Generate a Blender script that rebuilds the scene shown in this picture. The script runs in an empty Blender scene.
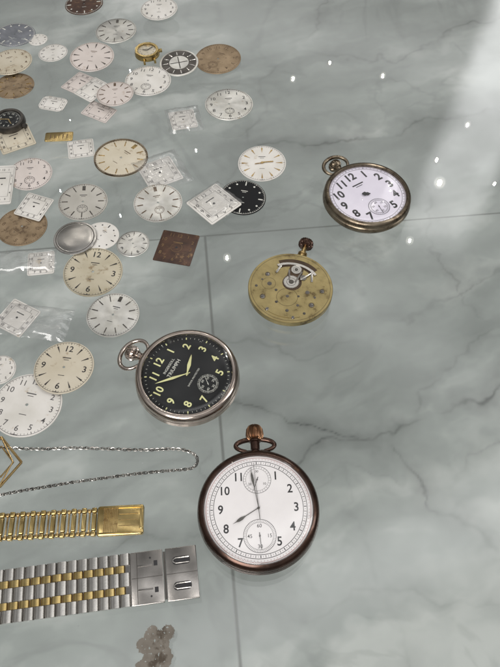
import bpy, math, random
import numpy as np
from mathutils import Vector, Matrix, noise
random.seed(7)
D=bpy.data; SC=bpy.context.scene; COL=SC.collection
rad=math.radians
SC.view_settings.view_transform='Standard'; SC.view_settings.look='None'; SC.view_settings.exposure=0
# ---------------- camera model
F=634.0; PHI=rad(59); H=0.27
fwd=Vector((0,math.cos(PHI),-math.sin(PHI))); upv=Vector((0,math.sin(PHI),math.cos(PHI)))
CAM=Vector((0,0,H))
def ray(px,py):
    return (Vector((1,0,0))*((px-250)/F)+upv*(-(py-333.5)/F)+fwd)
def P(px,py,z=0.0):
    d=ray(px,py); t=(z-H)/d.z
    return CAM+d*t
def ratio(py): return math.sin(PHI)+math.cos(PHI)*(py-333.5)/F
def wmm(wpx,py,z=0.0): return wpx/(F/(H-z)*ratio(py))*1000
cd=D.cameras.new("camera"); cam=D.objects.new("camera",cd); COL.objects.link(cam)
cam.location=CAM; cam.rotation_euler=(math.pi/2-PHI,0,0)
cd.sensor_fit='VERTICAL'; cd.sensor_height=24; cd.lens=24*F/667; cd.clip_start=0.01; cd.clip_end=60
SC.camera=cam
# ---------------- materials
def newmat(name):
    m=D.materials.new(name); m.use_nodes=True; nt=m.node_tree; nt.nodes.clear(); return m,nt
def N(nt,t,**kw):
    n=nt.nodes.new(t)
    for k,v in kw.items(): setattr(n,k,v)
    return n
def L(nt,a,b): nt.links.new(a,b)
def math_(nt,op,a,b=None,clamp=False):
    n=N(nt,'ShaderNodeMath',operation=op); n.use_clamp=clamp
    for i,x in enumerate((a,b)):
        if x is None: continue
        if isinstance(x,(int,float)): n.inputs[i].default_value=x
        else: L(nt,x,n.inputs[i])
    return n.outputs[0]
MATS={}
def surf(name,col,col2=None,metal=0.0,rough=0.4,scale=150,bump=0.0,bscale=900,stain=None,stscale=60,sth=0.6,aniso=0,coat=0,rvar=0.12,spec=0.5):
    if name in MATS: return MATS[name]
    m,nt=newmat(name)
    out=N(nt,'ShaderNodeOutputMaterial'); b=N(nt,'ShaderNodeBsdfPrincipled'); L(nt,b.outputs[0],out.inputs[0])
    tc=N(nt,'ShaderNodeTexCoord'); oi=N(nt,'ShaderNodeObjectInfo')
    add=N(nt,'ShaderNodeVectorMath',operation='ADD'); L(nt,tc.outputs['Object'],add.inputs[0])
    sc=N(nt,'ShaderNodeVectorMath',operation='SCALE'); L(nt,oi.outputs['Location'],sc.inputs[0]); sc.inputs[3].default_value=1.7
    L(nt,sc.outputs[0],add.inputs[1]); V=add.outputs[0]
    n1=N(nt,'ShaderNodeTexNoise'); n1.inputs['Scale'].default_value=scale; n1.inputs['Detail'].default_value=6; L(nt,V,n1.inputs[0])
    mix=N(nt,'ShaderNodeMix',data_type='RGBA'); 
    r=N(nt,'ShaderNodeMapRange'); r.inputs[1].default_value=.3; r.inputs[2].default_value=.7; L(nt,n1.outputs[0],r.inputs[0]); L(nt,r.outputs[0],mix.inputs[0])
    c2=col2 or tuple(c*0.82 for c in col)
    mix.inputs[6].default_value=(*col,1); mix.inputs[7].default_value=(*c2,1); C=mix.outputs[2]
    if stain:
        n2=N(nt,'ShaderNodeTexNoise'); n2.inputs['Scale'].default_value=stscale; n2.inputs['Detail'].default_value=9; n2.inputs['Roughness'].default_value=.7; L(nt,V,n2.inputs[0])
        r2=N(nt,'ShaderNodeMapRange'); r2.inputs[1].default_value=sth; r2.inputs[2].default_value=sth+.1; L(nt,n2.outputs[0],r2.inputs[0])
        m2=N(nt,'ShaderNodeMix',data_type='RGBA'); L(nt,r2.outputs[0],m2.inputs[0]); L(nt,C,m2.inputs[6]); m2.inputs[7].default_value=(*stain,1); C=m2.outputs[2]
    L(nt,C,b.inputs['Base Color'])
    b.inputs['Metallic'].default_value=metal
    rr=N(nt,'ShaderNodeMapRange'); rr.inputs[3].default_value=max(.02,rough-rvar); rr.inputs[4].default_value=rough+rvar
    n3=N(nt,'ShaderNodeTexNoise'); n3.inputs['Scale'].default_value=scale*3; n3.inputs['Detail'].default_value=5; L(nt,V,n3.inputs[0]); L(nt,n3.outputs[0],rr.inputs[0]); L(nt,rr.outputs[0],b.inputs['Roughness'])
    b.inputs['Specular IOR Level'].default_value=spec
    if aniso:
        b.inputs['Anisotropic'].default_value=aniso
        t=N(nt,'ShaderNodeTangent',direction_type='RADIAL',axis='Z'); L(nt,t.outputs[0],b.inputs['Tangent'])
    if coat: b.inputs['Coat Weight'].default_value=coat; b.inputs['Coat Roughness'].default_value=.05
    if bump:
        n4=N(nt,'ShaderNodeTexNoise'); n4.inputs['Scale'].default_value=bscale; n4.inputs['Detail'].default_value=4; L(nt,V,n4.inputs[0])
        bp=N(nt,'ShaderNodeBump'); bp.inputs['Strength'].default_value=bump; bp.inputs['Distance'].default_value=.0002; L(nt,n4.outputs[0],bp.inputs['Height']); L(nt,bp.outputs[0],b.inputs['Normal'])
    MATS[name]=m; return m
def clear(name,tint,haze=0.0,hazecol=(.8,.8,.8),rough=0.0,wr=False,fboost=1.0):
    m,nt=newmat(name); out=N(nt,'ShaderNodeOutputMaterial')
    tr=N(nt,'ShaderNodeBsdfTransparent'); tr.inputs[0].default_value=(*tint,1)
    gl=N(nt,'ShaderNodeBsdfGlossy'); gl.inputs['Roughness'].default_value=rough
    g=N(nt,'ShaderNodeNewGeometry'); fr=N(nt,'ShaderNodeFresnel')
    ior=math_(nt,'ADD',math_(nt,'MULTIPLY',g.outputs['Backfacing'],1/1.5-1.5),1.5); L(nt,ior,fr.inputs[0])
    fac=math_(nt,'MULTIPLY',fr.outputs[0],fboost,True)
    base=tr.outputs[0]
    if haze:
        df=N(nt,'ShaderNodeBsdfDiffuse'); df.inputs[0].default_value=(*hazecol,1)
        tc=N(nt,'ShaderNodeTexCoord')
        a=N(nt,'ShaderNodeTexNoise'); a.inputs['Scale'].default_value=9 if not wr else 120; a.inputs['Detail'].default_value=4; a.inputs['Roughness'].default_value=.6; L(nt,tc.outputs['Object'],a.inputs[0])
        hz=math_(nt,'MULTIPLY',math_(nt,'SUBTRACT',a.outputs[0],.3,True),haze*4)
        if not wr:
            vo=N(nt,'ShaderNodeTexVoronoi'); vo.inputs['Scale'].default_value=150; L(nt,tc.outputs['Object'],vo.inputs[0])
            sp=math_(nt,'LESS_THAN',vo.outputs['Distance'],.03)
            n5=N(nt,'ShaderNodeTexNoise'); n5.inputs['Scale'].default_value=25; L(nt,tc.outputs['Object'],n5.inputs[0])
            sp=math_(nt,'MULTIPLY',sp,math_(nt,'GREATER_THAN',n5.outputs[0],.54))
            hz=math_(nt,'ADD',hz,math_(nt,'MULTIPLY',sp,.3),True)
        mh=N(nt,'ShaderNodeMixShader'); L(nt,hz,mh.inputs[0]); L(nt,base,mh.inputs[1]); L(nt,df.outputs[0],mh.inputs[2]); base=mh.outputs[0]
    mx=N(nt,'ShaderNodeMixShader'); L(nt,fac,mx.inputs[0]); L(nt,base,mx.inputs[1]); L(nt,gl.outputs[0],mx.inputs[2]); L(nt,mx.outputs[0],out.inputs[0])
    MATS[name]=m; return m
tabglass=clear('table_glass',(.95,.962,.956),haze=.004)
crystal=clear('crystal',(.98,.985,.98))
plastic=clear('plastic_film',(.93,.93,.93),haze=.08,rough=.12,wr=True,fboost=1.8)
WH=surf('dial_white',(.67,.65,.62),(.54,.52,.48),metal=.15,rough=.38,scale=70,stain=(.40,.33,.24),stscale=150,sth=.61)
EN=surf('dial_enamel',(.78,.75,.76),(.74,.71,.72),rough=.18,rvar=.05,stain=(.55,.47,.43),stscale=220,sth=.7)
ENL=surf('dial_enamel_lilac',(.68,.64,.74),(.64,.60,.70),rough=.16,rvar=.05,stain=(.5,.45,.45),stscale=220,sth=.7)
SV=surf('dial_silver',(.66,.65,.62),(.50,.49,.45),metal=.75,rough=.34,aniso=.8,stain=(.36,.30,.22),stscale=120,sth=.61)
ST=surf('dial_satin_grey',(.52,.50,.46),(.40,.385,.35),metal=.6,rough=.4,scale=60,aniso=.6,stain=(.30,.24,.17),stscale=130,sth=.59)
CR=surf('dial_cream',(.60,.55,.45),(.50,.445,.34),metal=.35,rough=.40,scale=70,stain=(.32,.24,.15),stscale=130,sth=.58)
PK=surf('dial_pink',(.62,.56,.53),(.52,.47,.44),metal=.25,rough=.4,scale=70,stain=(.38,.29,.22),stscale=130,sth=.61)
GD=surf('dial_gold',(.58,.53,.42),(.44,.39,.28),metal=.6,rough=.36,scale=70,aniso=.6,stain=(.26,.19,.11),stscale=110,sth=.57)
BZ=surf('dial_bronze',(.33,.245,.155),(.19,.135,.08),metal=.5,rough=.42,stain=(.09,.058,.035),stscale=140,sth=.55)
BR=surf('dial_brown',(.085,.042,.026),(.035,.018,.013),metal=.3,rough=.42,scale=220,stain=(.20,.12,.06),stscale=170,sth=.57)
BK=surf('dial_black',(.008,.009,.010),(.009,.009,.010),rough=.55,rvar=.02,spec=.15)
GY=surf('dial_grey',(.22,.23,.26),(.14,.15,.17),metal=.5,rough=.4,stain=(.4,.42,.42),stscale=110,sth=.6)
INK=surf('ink_black',(.015,.014,.016),rough=.5)
INKG=surf('ink_grey',(.09,.085,.085),rough=.5)
INKB=surf('ink_brown',(.10,.06,.03),rough=.5)
INKW=surf('ink_pale',(.6,.6,.55),rough=.5)
INKR=surf('ink_red',(.35,.07,.05),rough=.5)
LUM=surf('luminous_paint',(.66,.66,.34),(.54,.52,.26),rough=.6)
STEEL=surf('steel',(.60,.58,.55),(.46,.44,.42),metal=1,rough=.18,rvar=.08,bump=.12)
STEELB=surf('steel_brushed',(.48,.46,.43),(.38,.365,.345),metal=1,rough=.22,rvar=.05,bump=.08,bscale=1500)
CLSP=surf('steel_clasp',(.36,.34,.32),(.28,.265,.25),metal=1,rough=.24,rvar=.05,bump=.06,bscale=1500)
CASEB=surf('case_pink_nickel',(.54,.47,.42),(.36,.30,.265),metal=1,rough=.13,rvar=.06,scale=90,stain=(.18,.13,.10),stscale=160,sth=.62)
NICK=surf('nickel_worn',(.24,.20,.15),(.15,.12,.085),metal=.95,rough=.30,stain=(.07,.05,.035),stscale=150,sth=.54)
BRASS=surf('brass',(.46,.34,.16),(.30,.20,.09),metal=1,rough=.28,stain=(.18,.11,.05),stscale=160,sth=.58)
AGED=surf('aged_gilt_ink',(.20,.13,.065),(.12,.07,.035),metal=.6,rough=.4)
GOLD=surf('gold_plate',(.50,.38,.17),(.36,.26,.105),metal=1,rough=.20,rvar=.07,bump=.08,stain=(.22,.15,.06),stscale=200,sth=.64)
COP=surf('copper_brown',(.085,.046,.032),(.038,.021,.016),metal=.85,rough=.23,stain=(.27,.14,.08),stscale=75,sth=.62,coat=.2)
COPL=surf('copper_crown',(.30,.165,.095),(.13,.07,.04),metal=1,rough=.34)
MOVP=surf('movement_brass',(.34,.275,.13),(.22,.175,.08),metal=.8,rough=.38,scale=150,stain=(.10,.07,.033),stscale=150,sth=.555,bump=.35)
MOVD=surf('movement_recess',(.045,.03,.02),(.08,.05,.03),metal=.6,rough=.5)
MOVL=surf('movement_engraving',(.11,.08,.04),metal=.6,rough=.5)
DKST=surf('dark_steel',(.06,.055,.05),(.12,.11,.1),metal=.8,rough=.35)
GRST=surf('grey_steel',(.22,.21,.20),(.12,.11,.10),metal=1,rough=.30)
RUST=surf('worn_grey_plate',(.19,.172,.148),(.12,.105,.088),metal=.0,rough=.8,scale=160,stain=(.07,.056,.043),stscale=140,sth=.53,bump=.3,spec=.2)
# ---------------- mesh builder (mm)
GC={}
def glyph(s,bold=0.0):
    k=(s,bold)
    if k in GC: return GC[k]
    c=D.curves.new('t','FONT'); c.body=s; c.size=1; c.align_x='CENTER'; c.align_y='CENTER'; c.offset=bold; c.resolution_u=3
    o=D.objects.new('t',c); COL.objects.link(o); bpy.context.view_layer.update()
    dg=bpy.context.evaluated_depsgraph_get(); me=D.meshes.new_from_object(o.evaluated_get(dg))
    vs=[(v.co.x,v.co.y) for v in me.vertices]; fs=[tuple(p.vertices) for p in me.polygons]
    ys=[v[1] for v in vs]; xs=[v[0] for v in vs]
    if vs:
        cy=(max(ys)+min(ys))/2; cx=(max(xs)+min(xs))/2; vs=[(x-cx,y-cy) for x,y in vs]
    D.objects.remove(o); D.meshes.remove(me); GC[k]=(vs,fs); return GC[k]
class MB:
    def __init__(s): s.v=[];s.f=[];s.m=[];s.mats=[]
    def mi(s,m):
        if m not in s.mats: s.mats.append(m)
        return s.mats.index(m)
    def add(s,vs,fs,m,M=None):
        o=len(s.v); k=s.mi(m)
        if M is not None: vs=[tuple(M@Vector(v)) for v in vs]
        s.v+=[tuple(v) for v in vs]; s.f+=[tuple(i+o for i in f) for f in fs]; s.m+=[k]*len(fs)
    def lathe(s,prof,m,seg=56,M=None,knurl=0,kamp=0):
        vs=[];fs=[];n=len(prof)
        for i in range(seg):
            a=2*math.pi*i/seg
            for j,(r,z) in enumerate(prof):
                rr=r
                if knurl and 0<j<n-1 and r>.3: rr=r+(kamp if (i*knurl*2//seg)%2 else -kamp)
                vs.append((rr*math.cos(a),rr*math.sin(a),z))
        for i in range(seg):
            i2=(i+1)%seg
            for j in range(n-1): fs.append((i*n+j,i2*n+j,i2*n+j+1,i*n+j+1))
        s.add(vs,fs,m,M)
    def prism(s,pts,z0,z1,m,bev=0,M=None,ins=None):
        n=len(pts); cx=sum(p[0] for p in pts)/n; cy=sum(p[1] for p in pts)/n
        area=sum(pts[i][0]*pts[(i+1)%n][1]-pts[(i+1)%n][0]*pts[i][1] for i in range(n))
        if area<0: pts=pts[::-1]
        def inset(b):
            r=[]
            for x,y in pts:
                d=math.hypot(x-cx,y-cy) or 1
                k=max(0,(d-b*1.2)/d); r.append((cx+(x-cx)*k,cy+(y-cy)*k))
            return r
        lay=[(pts,z0)]
        if bev: lay+=[(pts,z1-bev),(inset(bev*.4),z1-bev*.3),(inset(bev),z1)]
        else: lay+=[(pts,z1)]
        vs=[(x,y,z) for l,z in lay for x,y in l]; fs=[]
        for k in range(len(lay)-1):
            for i in range(n):
                j=(i+1)%n; fs.append((k*n+i,k*n+j,(k+1)*n+j,(k+1)*n+i))
        fs.append(tuple((len(lay)-1)*n+i for i in range(n))); fs.append(tuple(reversed(range(n))))
        s.add(vs,fs,m,M)
    def box(s,cx,cy,w,h,z0,z1,m,rot=0,bev=0,M=None,cc=0.0):
        a=rad(rot); ca,sa=math.cos(a),math.sin(a); hw,hh=w/2,h/2
        if cc>0:
            cc=min(cc,hw*.95,hh*.95); o=[]
            for sx,sy,a0 in((1,1,0),(-1,1,90),(-1,-1,180),(1,-1,270)):
                for t in (0,30,60,90):
                    q=rad(a0+t); o.append((sx*(hw-cc)+cc*math.cos(q),sy*(hh-cc)+cc*math.sin(q)))
        else: o=[(hw,hh),(-hw,hh),(-hw,-hh),(hw,-hh)]
        s.prism([(cx+x*ca-y*sa,cy+x*sa+y*ca) for x,y in o],z0,z1,m,bev,M)
    def quad(s,cx,cy,w,h,z,m,rot=0):
        a=rad(rot); ca,sa=math.cos(a),math.sin(a)
        s.add([(cx+x*ca-y*sa,cy+x*sa+y*ca,z) for x,y in((-w/2,-h/2),(w/2,-h/2),(w/2,h/2),(-w/2,h/2))],[(0,1,2,3)],m)
    def ring(s,cx,cy,r0,r1,z,m,seg=48):
        vs=[];fs=[]
        for i in range(seg):
            a=2*math.pi*i/seg
            vs+=[(cx+r0*math.cos(a),cy+r0*math.sin(a),z),(cx+r1*math.cos(a),cy+r1*math.sin(a),z)]
        for i in range(seg):
            j=(i+1)%seg; fs.append((2*i,2*i+1,2*j+1,2*j))
        s.add(vs,fs,m)
    def disc(s,cx,cy,r,z,m,seg=32):
        s.add([(cx+r*math.cos(2*math.pi*i/seg),cy+r*math.sin(2*math.pi*i/seg),z) for i in range(seg)],[tuple(range(seg))],m)
    def text(s,t,size,x,y,z,m,rot=0,bold=0.0,sx=1.0):
        vs,fs=glyph(t,bold); a=rad(rot); ca,sa=math.cos(a),math.sin(a)
        s.add([(x+size*(u*sx*ca-v*sa),y+size*(u*sx*sa+v*ca),z) for u,v in vs],fs,m)
    def tube(s,pts,r,m,closed=False,seg=10,M=None):
        pts=[Vector(p) for p in pts]; n=len(pts); vs=[];fs=[]; prev=None
        for i,p in enumerate(pts):
            if closed: t=(pts[(i+1)%n]-pts[i-1])
            else: t=pts[min(i+1,n-1)]-pts[max(i-1,0)]
            t.normalize()
            if prev is None:
                u=t.orthogonal().normalized()
            else:
                u=(prev-t*prev.dot(t)).normalized()
            prev=u; w=t.cross(u)
            rr=r[i] if isinstance(r,(list,tuple)) else r
            for k in range(seg):
                a=2*math.pi*k/seg; vs.append(tuple(p+u*rr*math.cos(a)+w*rr*math.sin(a)))
        rng=n if closed else n-1
        for i in range(rng):
            j=(i+1)%n
            for k in range(seg):
                l=(k+1)%seg; fs.append((i*seg+k,i*seg+l,j*seg+l,j*seg+k))
        if not closed: fs.append(tuple(reversed(range(seg)))); fs.append(tuple((n-1)*seg+k for k in range(seg)))
        s.add(vs,fs,m,M)
    def obj(s,name,parent=None,loc=None,rot=None,smooth=True,ang=32,**props):
        me=D.meshes.new(name); me.from_pydata([(x*.001,y*.001,z*.001) for x,y,z in s.v],[],s.f)
        for m in s.mats: me.materials.append(m)
        me.polygons.foreach_set('material_index',s.m); 
        if smooth:
            me.polygons.foreach_set('use_smooth',[True]*len(s.f)); me.update()
            me.set_sharp_from_angle(angle=rad(ang))
        o=D.objects.new(name,me); COL.objects.link(o)
        if parent: o.parent=parent
        if loc is not None: o.location=loc
        if rot is not None: o.rotation_euler=rot
        for k,v in props.items(): o[k]=v
        return o
def empty(name,loc,rotz,tilt=(0,0),**props):
    o=D.objects.new(name,None); COL.objects.link(o); o.empty_display_size=.01
    o.location=loc; o.rotation_euler=(rad(tilt[0]),rad(tilt[1]),rad(rotz))
    for k,v in props.items(): o[k]=v
    return o
def pol(r,clk): a=rad(90-clk); return r*math.cos(a),r*math.sin(a)
ROM=['XII','I','II','III','IIII','V','VI','VII','VIII','IX','X','XI']
def marks(b,R,z,kind,ink,sub=(),mk=None,track=True,brand=True,rtrk=.93,skip=()):
    mk=mk or ink
    if track:
        for i in range(60):
            x,y=pol(R*rtrk,i*6); l=R*.05 if i%5 else R*.08
            b.quad(x,y,R*.010 if i%5 else R*.02,l,z,ink,-i*6)
        b.ring(0,0,R*(rtrk+.03),R*(rtrk+.042),z,ink,64)
    for h in range(12):
        if h in skip: continue
        a=h*30; n=str(h) if h else '12'
        if kind=='arabic':
            x,y=pol(R*.75,a); b.text(n,R*.25,x,y,z,ink,bold=.008)
        elif kind=='arabicr':
            x,y=pol(R*.75,a); b.text(n,R*.23,x,y,z,ink,rot=-a,bold=.008)
        elif kind=='roman':
            x,y=pol(R*.74,a); b.text(ROM[h],R*.24,x,y,z,ink,rot=-a,bold=.008,sx=.7)
        elif kind=='baton':
            x,y=pol(R*.74,a); b.box(x,y,R*.035,R*.24,z-.05,z+.22,mk,rot=-a,bev=.08)
            if h==0: 
                for q in(-1,1): b.box(x+q*R*.045,y,R*.035,R*.24,z-.05,z+.22,mk,bev=.08)
        elif kind=='mix':
            x,y=pol(R*.72,a)
            if h%3==0: b.text(n,R*.32,x,y,z,ink,bold=.012)
            else: b.prism([pol(R*.86,a-1.7),pol(R*.86,a+1.7),pol(R*.6,a)],z-.05,z+.2,mk)
        elif kind=='wedge':
            b.prism([pol(R*.86,a-2.4),pol(R*.86,a+2.4),pol(R*.58,a)],z-.05,z+.15,mk)
        elif kind=='dots':
            x,y=pol(R*.78,a)
            if h%3==0: b.box(x,y,R*.05,R*.2,z-.05,z+.2,mk,rot=-a,bev=.1)
            else: b.disc(x,y,R*.045,z+.02,mk,16)
    if brand:
        b.quad(0,R*.36,R*.30,R*.035,z,ink); b.quad(0,R*.28,R*.18,R*.02,z,ink)
        b.quad(0,-R*.32,R*.22,R*.022,z,ink); b.quad(0,-R*.95,R*.2,R*.02,z,ink)
    for (sx,sy,sr) in sub:
        b.ring(sx*R,sy*R,sr*R*.93,sr*R,z+.01,ink,40); b.ring(sx*R,sy*R,sr*R*.66,sr*R*.69,z+.01,ink,40)
        for i in range(12):
            x,y=pol(sr*R*.82,i*30); b.quad(sx*R+x,sy*R+y,R*.014,sr*R*.18,z+.01,ink,-i*30)
        b.disc(sx*R,sy*R,R*.02,z+.02,INK,12)
GRP="loose watch dials scattered on the glass"
def tiltv(): return (random.uniform(-2.4,2.4),random.uniform(-2.4,2.4))
def dial(px,py,w,mat,kind,label,ink=INK,lay=0,rot=None,sub=(),mk=None,track=True,brand=True,hole=True,extra=None,tilt=None,th=.45):
    z=.0009+lay*.0014
    R=wmm(w,py,z)/2; b=MB()
    rh=R*.045
    b.lathe([(rh,0),(rh,th),(R*.7,th),(R*.97,th-.02),(R-.12,th-.08),(R,th-.22),(R,0),(rh,0)],mat,64)
    if lay==0:
        for q in(-1,1): b.lathe([(.01,-.7),(.4,-.7),(.4,0)],BRASS,10,Matrix.Translation((q*R*.8,R*.2*q,0)))
    zz=th+.03
    if kind: marks(b,R*.985,zz,kind,ink,sub,mk,track,brand)
    if extra: extra(b,R,zz)
    o=b.obj('watch_dial',loc=P(px,py,z),label=label,category='watch dial',group=GRP)
    t=tilt or tiltv(); o.rotation_euler=(rad(t[0]),rad(t[1]),rad(random.uniform(-40,40) if rot is None else rot))
    return o
def sq(px,py,w,h,mat,rot,label,ink=INK,lay=0,cc=1.0,kind='arabic',extra=None,tilt=None,frame=True):
    z=.0005+lay*.0014; b=MB(); th=.45
    b.box(0,0,w,h,0,th,mat,bev=.12,cc=cc); zz=th+.03
    if frame:
        for s_ in(.62,.9):
            for q in(-1,1):
                b.quad(0,q*h/2*s_,w*s_,.13,zz,ink); b.quad(q*w/2*s_,0,.13,h*s_,zz+.003,ink)
    for i in range(12):
        a=rad(90-i*30); dx,dy=math.cos(a),math.sin(a); k=.76/max(abs(dx),abs(dy)) ; x,y=dx*k*w/2,dy*k*h/2
        n=str(i) if i else '12'
        if kind=='arabic': b.text(n,min(w,h)*.15,x,y,zz+.01,ink,bold=.008)
        elif kind=='roman': b.text(ROM[i],min(w,h)*.14,x,y,zz+.01,ink,bold=.008,sx=.7)
    if kind: b.disc(0,0,min(w,h)*.035,zz,INK,16); b.quad(0,h*.16,w*.26,h*.03,zz,ink)
    if extra: extra(b,w,zz)
    o=b.obj('watch_dial',loc=P(px,py,z),label=label,category='watch dial',group=GRP)
    t=tilt or tiltv(); o.rotation_euler=(rad(t[0]*.6),rad(t[1]*.6),rad(rot)); return o
# ---------------- loose dials
dial(84,4,38,BR,'dots',"dark brown round watch dial lying on glass",INKW,rot=10)
dial(159,9,37,WH,'arabic',"white round watch dial with black arabic numerals")
dial(116,31,41,SV,'baton',"silver round watch dial with dark hour batons",mk=DKST)
dial(15,35,40,GY,'dots',"dark grey mottled round dial with worn face",INKW)
dial(38,40,19,WH,'dots',"tiny pale round dial between larger dials",track=False)
dial(53,53,29,WH,'arabicr',"small white round dial with radial numerals")
dial(92,57,44,PK,'wedge',"pinkish silver round dial with dark wedge markers",INKB,mk=DKST)
def dk(b,R,z):
    b.ring(0,0,R*.5,R*.9,z-.01,DKST,64)
    for a in range(12):
        x,y=pol(R*.7,a*30); b.box(x,y,R*.06,R*.3,z,z+.2,STEEL,rot=-a*30,bev=.1)
    for a in(0,90): b.quad(0,0,R*.05,R*.9,z+.01+a*.0002,DKST,a)
dial(179,63,39,SV,None,"silver round dial with dark ring and steel batons",extra=dk,rot=12)
dial(218,59,46,BZ,'arabicr',"bronze brown round dial with faded numerals",INKB,sub=((0,-.45,.22),))
dial(11,62,42,CR,'arabic',"cream round dial with gold hour numerals",INKB,lay=1)
dial(14,86,40,BZ,'baton',"tarnished bronze round dial under cream dial",INKB,mk=BRASS)
dial(148,81,46,WH,'arabic',"white round dial with black arabic numerals",sub=((0,-.42,.22),),rot=-8)
sq(80,84,17,19,PK,-32,"pale square dial with black roman numerals",kind='roman')
sq(93,90,15,20,WH,-36,"white rectangular dial overlapping a square dial",lay=1)
dial(115,94,37,PK,'baton',"pale cream round dial with thin dark batons",INKB,lay=2)
sq(53,104,17,12.5,WH,-14,"small white rounded rectangular dial",cc=3.5)
sq(99,112,19,13.5,PK,-28,"small rectangular dial with dark border frame")
dial(229,104.5,48,SV,'arabic',"silver white round dial with arabic numerals",sub=((0,-.45,.2),),rot=5)
sq(183,120,16,16.5,WH,14,"small white square dial inside clear plastic",kind='roman')
sq(15,139,21,20,CR,27,"cream square dial with black arabic numerals",lay=0)
sq(59,137,17,7.5,GOLD,2,"small gold rectangular nameplate dial",INKB,kind=None,cc=.8,extra=lambda b,w,z:[b.quad(x,0,.5,3.2,z,INKB) for x in(-5,-2.5,0,2.5,5)])
sq(81,149,15.5,15,WH,12,"small white square dial with black numerals")
def champ(b,R,z):
    b.lathe([(R*.93,z-.05),(R*.94,z+.5),(R*.99,z+.5),(R,z-.2)],NICK,64)
dial(121,158,54,CR,'baton',"champagne round dial with raised dark metal rim",INKB,mk=BRASS,extra=champ,lay=0)
dial(30,174,44,PK,'arabic',"pinkish round dial with black arabic numerals",sub=((0,-.42,.24),),rot=8,lay=1)
sq(2,185,13,30,WH,5,"narrow white rectangular dial with black numerals",lay=2)
sq(160,173,21,21,WH,28,"white square dial inside crumpled clear plastic",kind='roman',lay=0)
sq(34,207,16.5,17,WH,-20,"small white square dial with printed frame",lay=1)
dial(83,202,49,ST,'baton',"silver grey round dial with stick markers and subdial",INK,mk=DKST,sub=((0,-.4,.22),),rot=4)
dial(158,203,49,SV,'baton',"silvery round dial with slim hour batons",INKB,sub=((0,-.4,.2),),lay=1)
sq(214,204,22.5,22.5,WH,43,"white square dial with black numerals under plastic",lay=1)
dial(243,197.5,46,BK,'dots',"black round dial with pale hour dots",INKW,brand=True,rot=-10)
dial(262,163.5,48,WH,'wedge',"white round dial with gold hands and wedges",INKG,mk=BRASS,rot=0,extra=lambda b,R,z:(b.box(R*.22,R*.04,R*.5,R*.05,z+.3,z+.45,BRASS,rot=5),b.box(-R*.1,-R*.03,R*.4,R*.04,z+.3,z+.45,BRASS,rot=10),b.lathe([(.01,z+.6),(R*.05,z+.6),(R*.05,z)],BRASS,16)))
dial(22,226.5,50,BZ,'arabic',"tarnished bronze round dial with small subdial",INKB,sub=((0,-.4,.2),),mk=BRASS)
def blank(b,R,z):
    b.lathe([(.01,z+.55),(R*.5,z+.45),(R*.78,z+.1),(R*.82,z-.02)],STEELB,64); b.ring(0,0,R*.86,R*.9,z,DKST,64)
dial(75,238,43,STEEL,None,"blank polished steel disc without any markings",extra=blank,lay=1,hole=False)
dial(101,236,36,WH,'dots',"plain white round dial beside steel disc",lay=0,track=False)
dial(133,244,33,SV,'mix',"small silver round dial with numerals",mk=DKST)
sq(176.5,248,20.5,21.5,BR,-12,"dark brown mottled square dial with faded markings",AGED,kind='arabic',cc=.6,frame=False,extra=lambda b,w,z:b.ring(0,0,w*.14,w*.15,z,AGED))
sq(41,263.5,14,15,WH,8,"small white square dial beside clear plastic")
dial(93,272,59,GD,'mix',"silvery cream round dial with large quarter numerals",INK,rot=-6,mk=INK)
dial(113,315,53,SV,'baton',"silver round dial with slim dark batons",INK,mk=DKST,rot=-16)
sq(17,318,17,17.5,WH,-28,"white square dial in clear plastic bag",kind='roman')
dial(0,370,32,WH,'arabic',"white round dial with black arabic numerals",lay=1,rot=10)
dial(64,367.5,60,CR,'mix',"cream round dial with black quarter numerals",INK,rot=-8,lay=1)
dial(27,405,70,WH,'arabic',"large white round dial with thin numerals",INKG,rot=-12,lay=0)
# plastic bags
def bag(px,py,w,h,rot,label,z=2.6,seed=0):
    b=MB(); nx,ny=26,20; vs=[];fs=[]
    for j in range(ny+1):
        for i in range(nx+1):
            u,v=i/nx-.5,j/ny-.5
            e=min(.5-abs(u),.5-abs(v))*2
            zz=.3+ (z-.3)*min(1,e*3.5)+1.1*noise.noise((u*5+seed,v*5,seed))*min(1,e*4+.3)+.5*noise.noise((u*14,v*14+seed,3))
            ed=1+.05*noise.noise((u*4,v*4,seed+9))
            vs.append((u*w*ed,v*h*ed,max(.15,zz)))
    for j in range(ny):
        for i in range(nx):
            a=j*(nx+1)+i; fs.append((a,a+1,a+nx+2,a+nx+1))
    b.add(vs,fs,plastic)
    return b.obj('plastic_bag',loc=P(px,py,0.0003),rot=(0,0,rad(rot)),ang=60,label=label,category='plastic bag',group="clear plastic bags around dials")
bag(161,172,29,29,26,"crumpled clear plastic bag holding a square dial",seed=1)
bag(184,120,21,23,12,"small clear plastic bag over a square dial",seed=2)
bag(35,322,36,19,-8,"clear plastic bag holding a white square dial",seed=3)
bag(215,203,25,24,43,"clear plastic sleeve over a white square dial",z=3.2,seed=4)
bag(24,262,34,15,6,"flat clear plastic bag with small square dial",seed=5)
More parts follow.
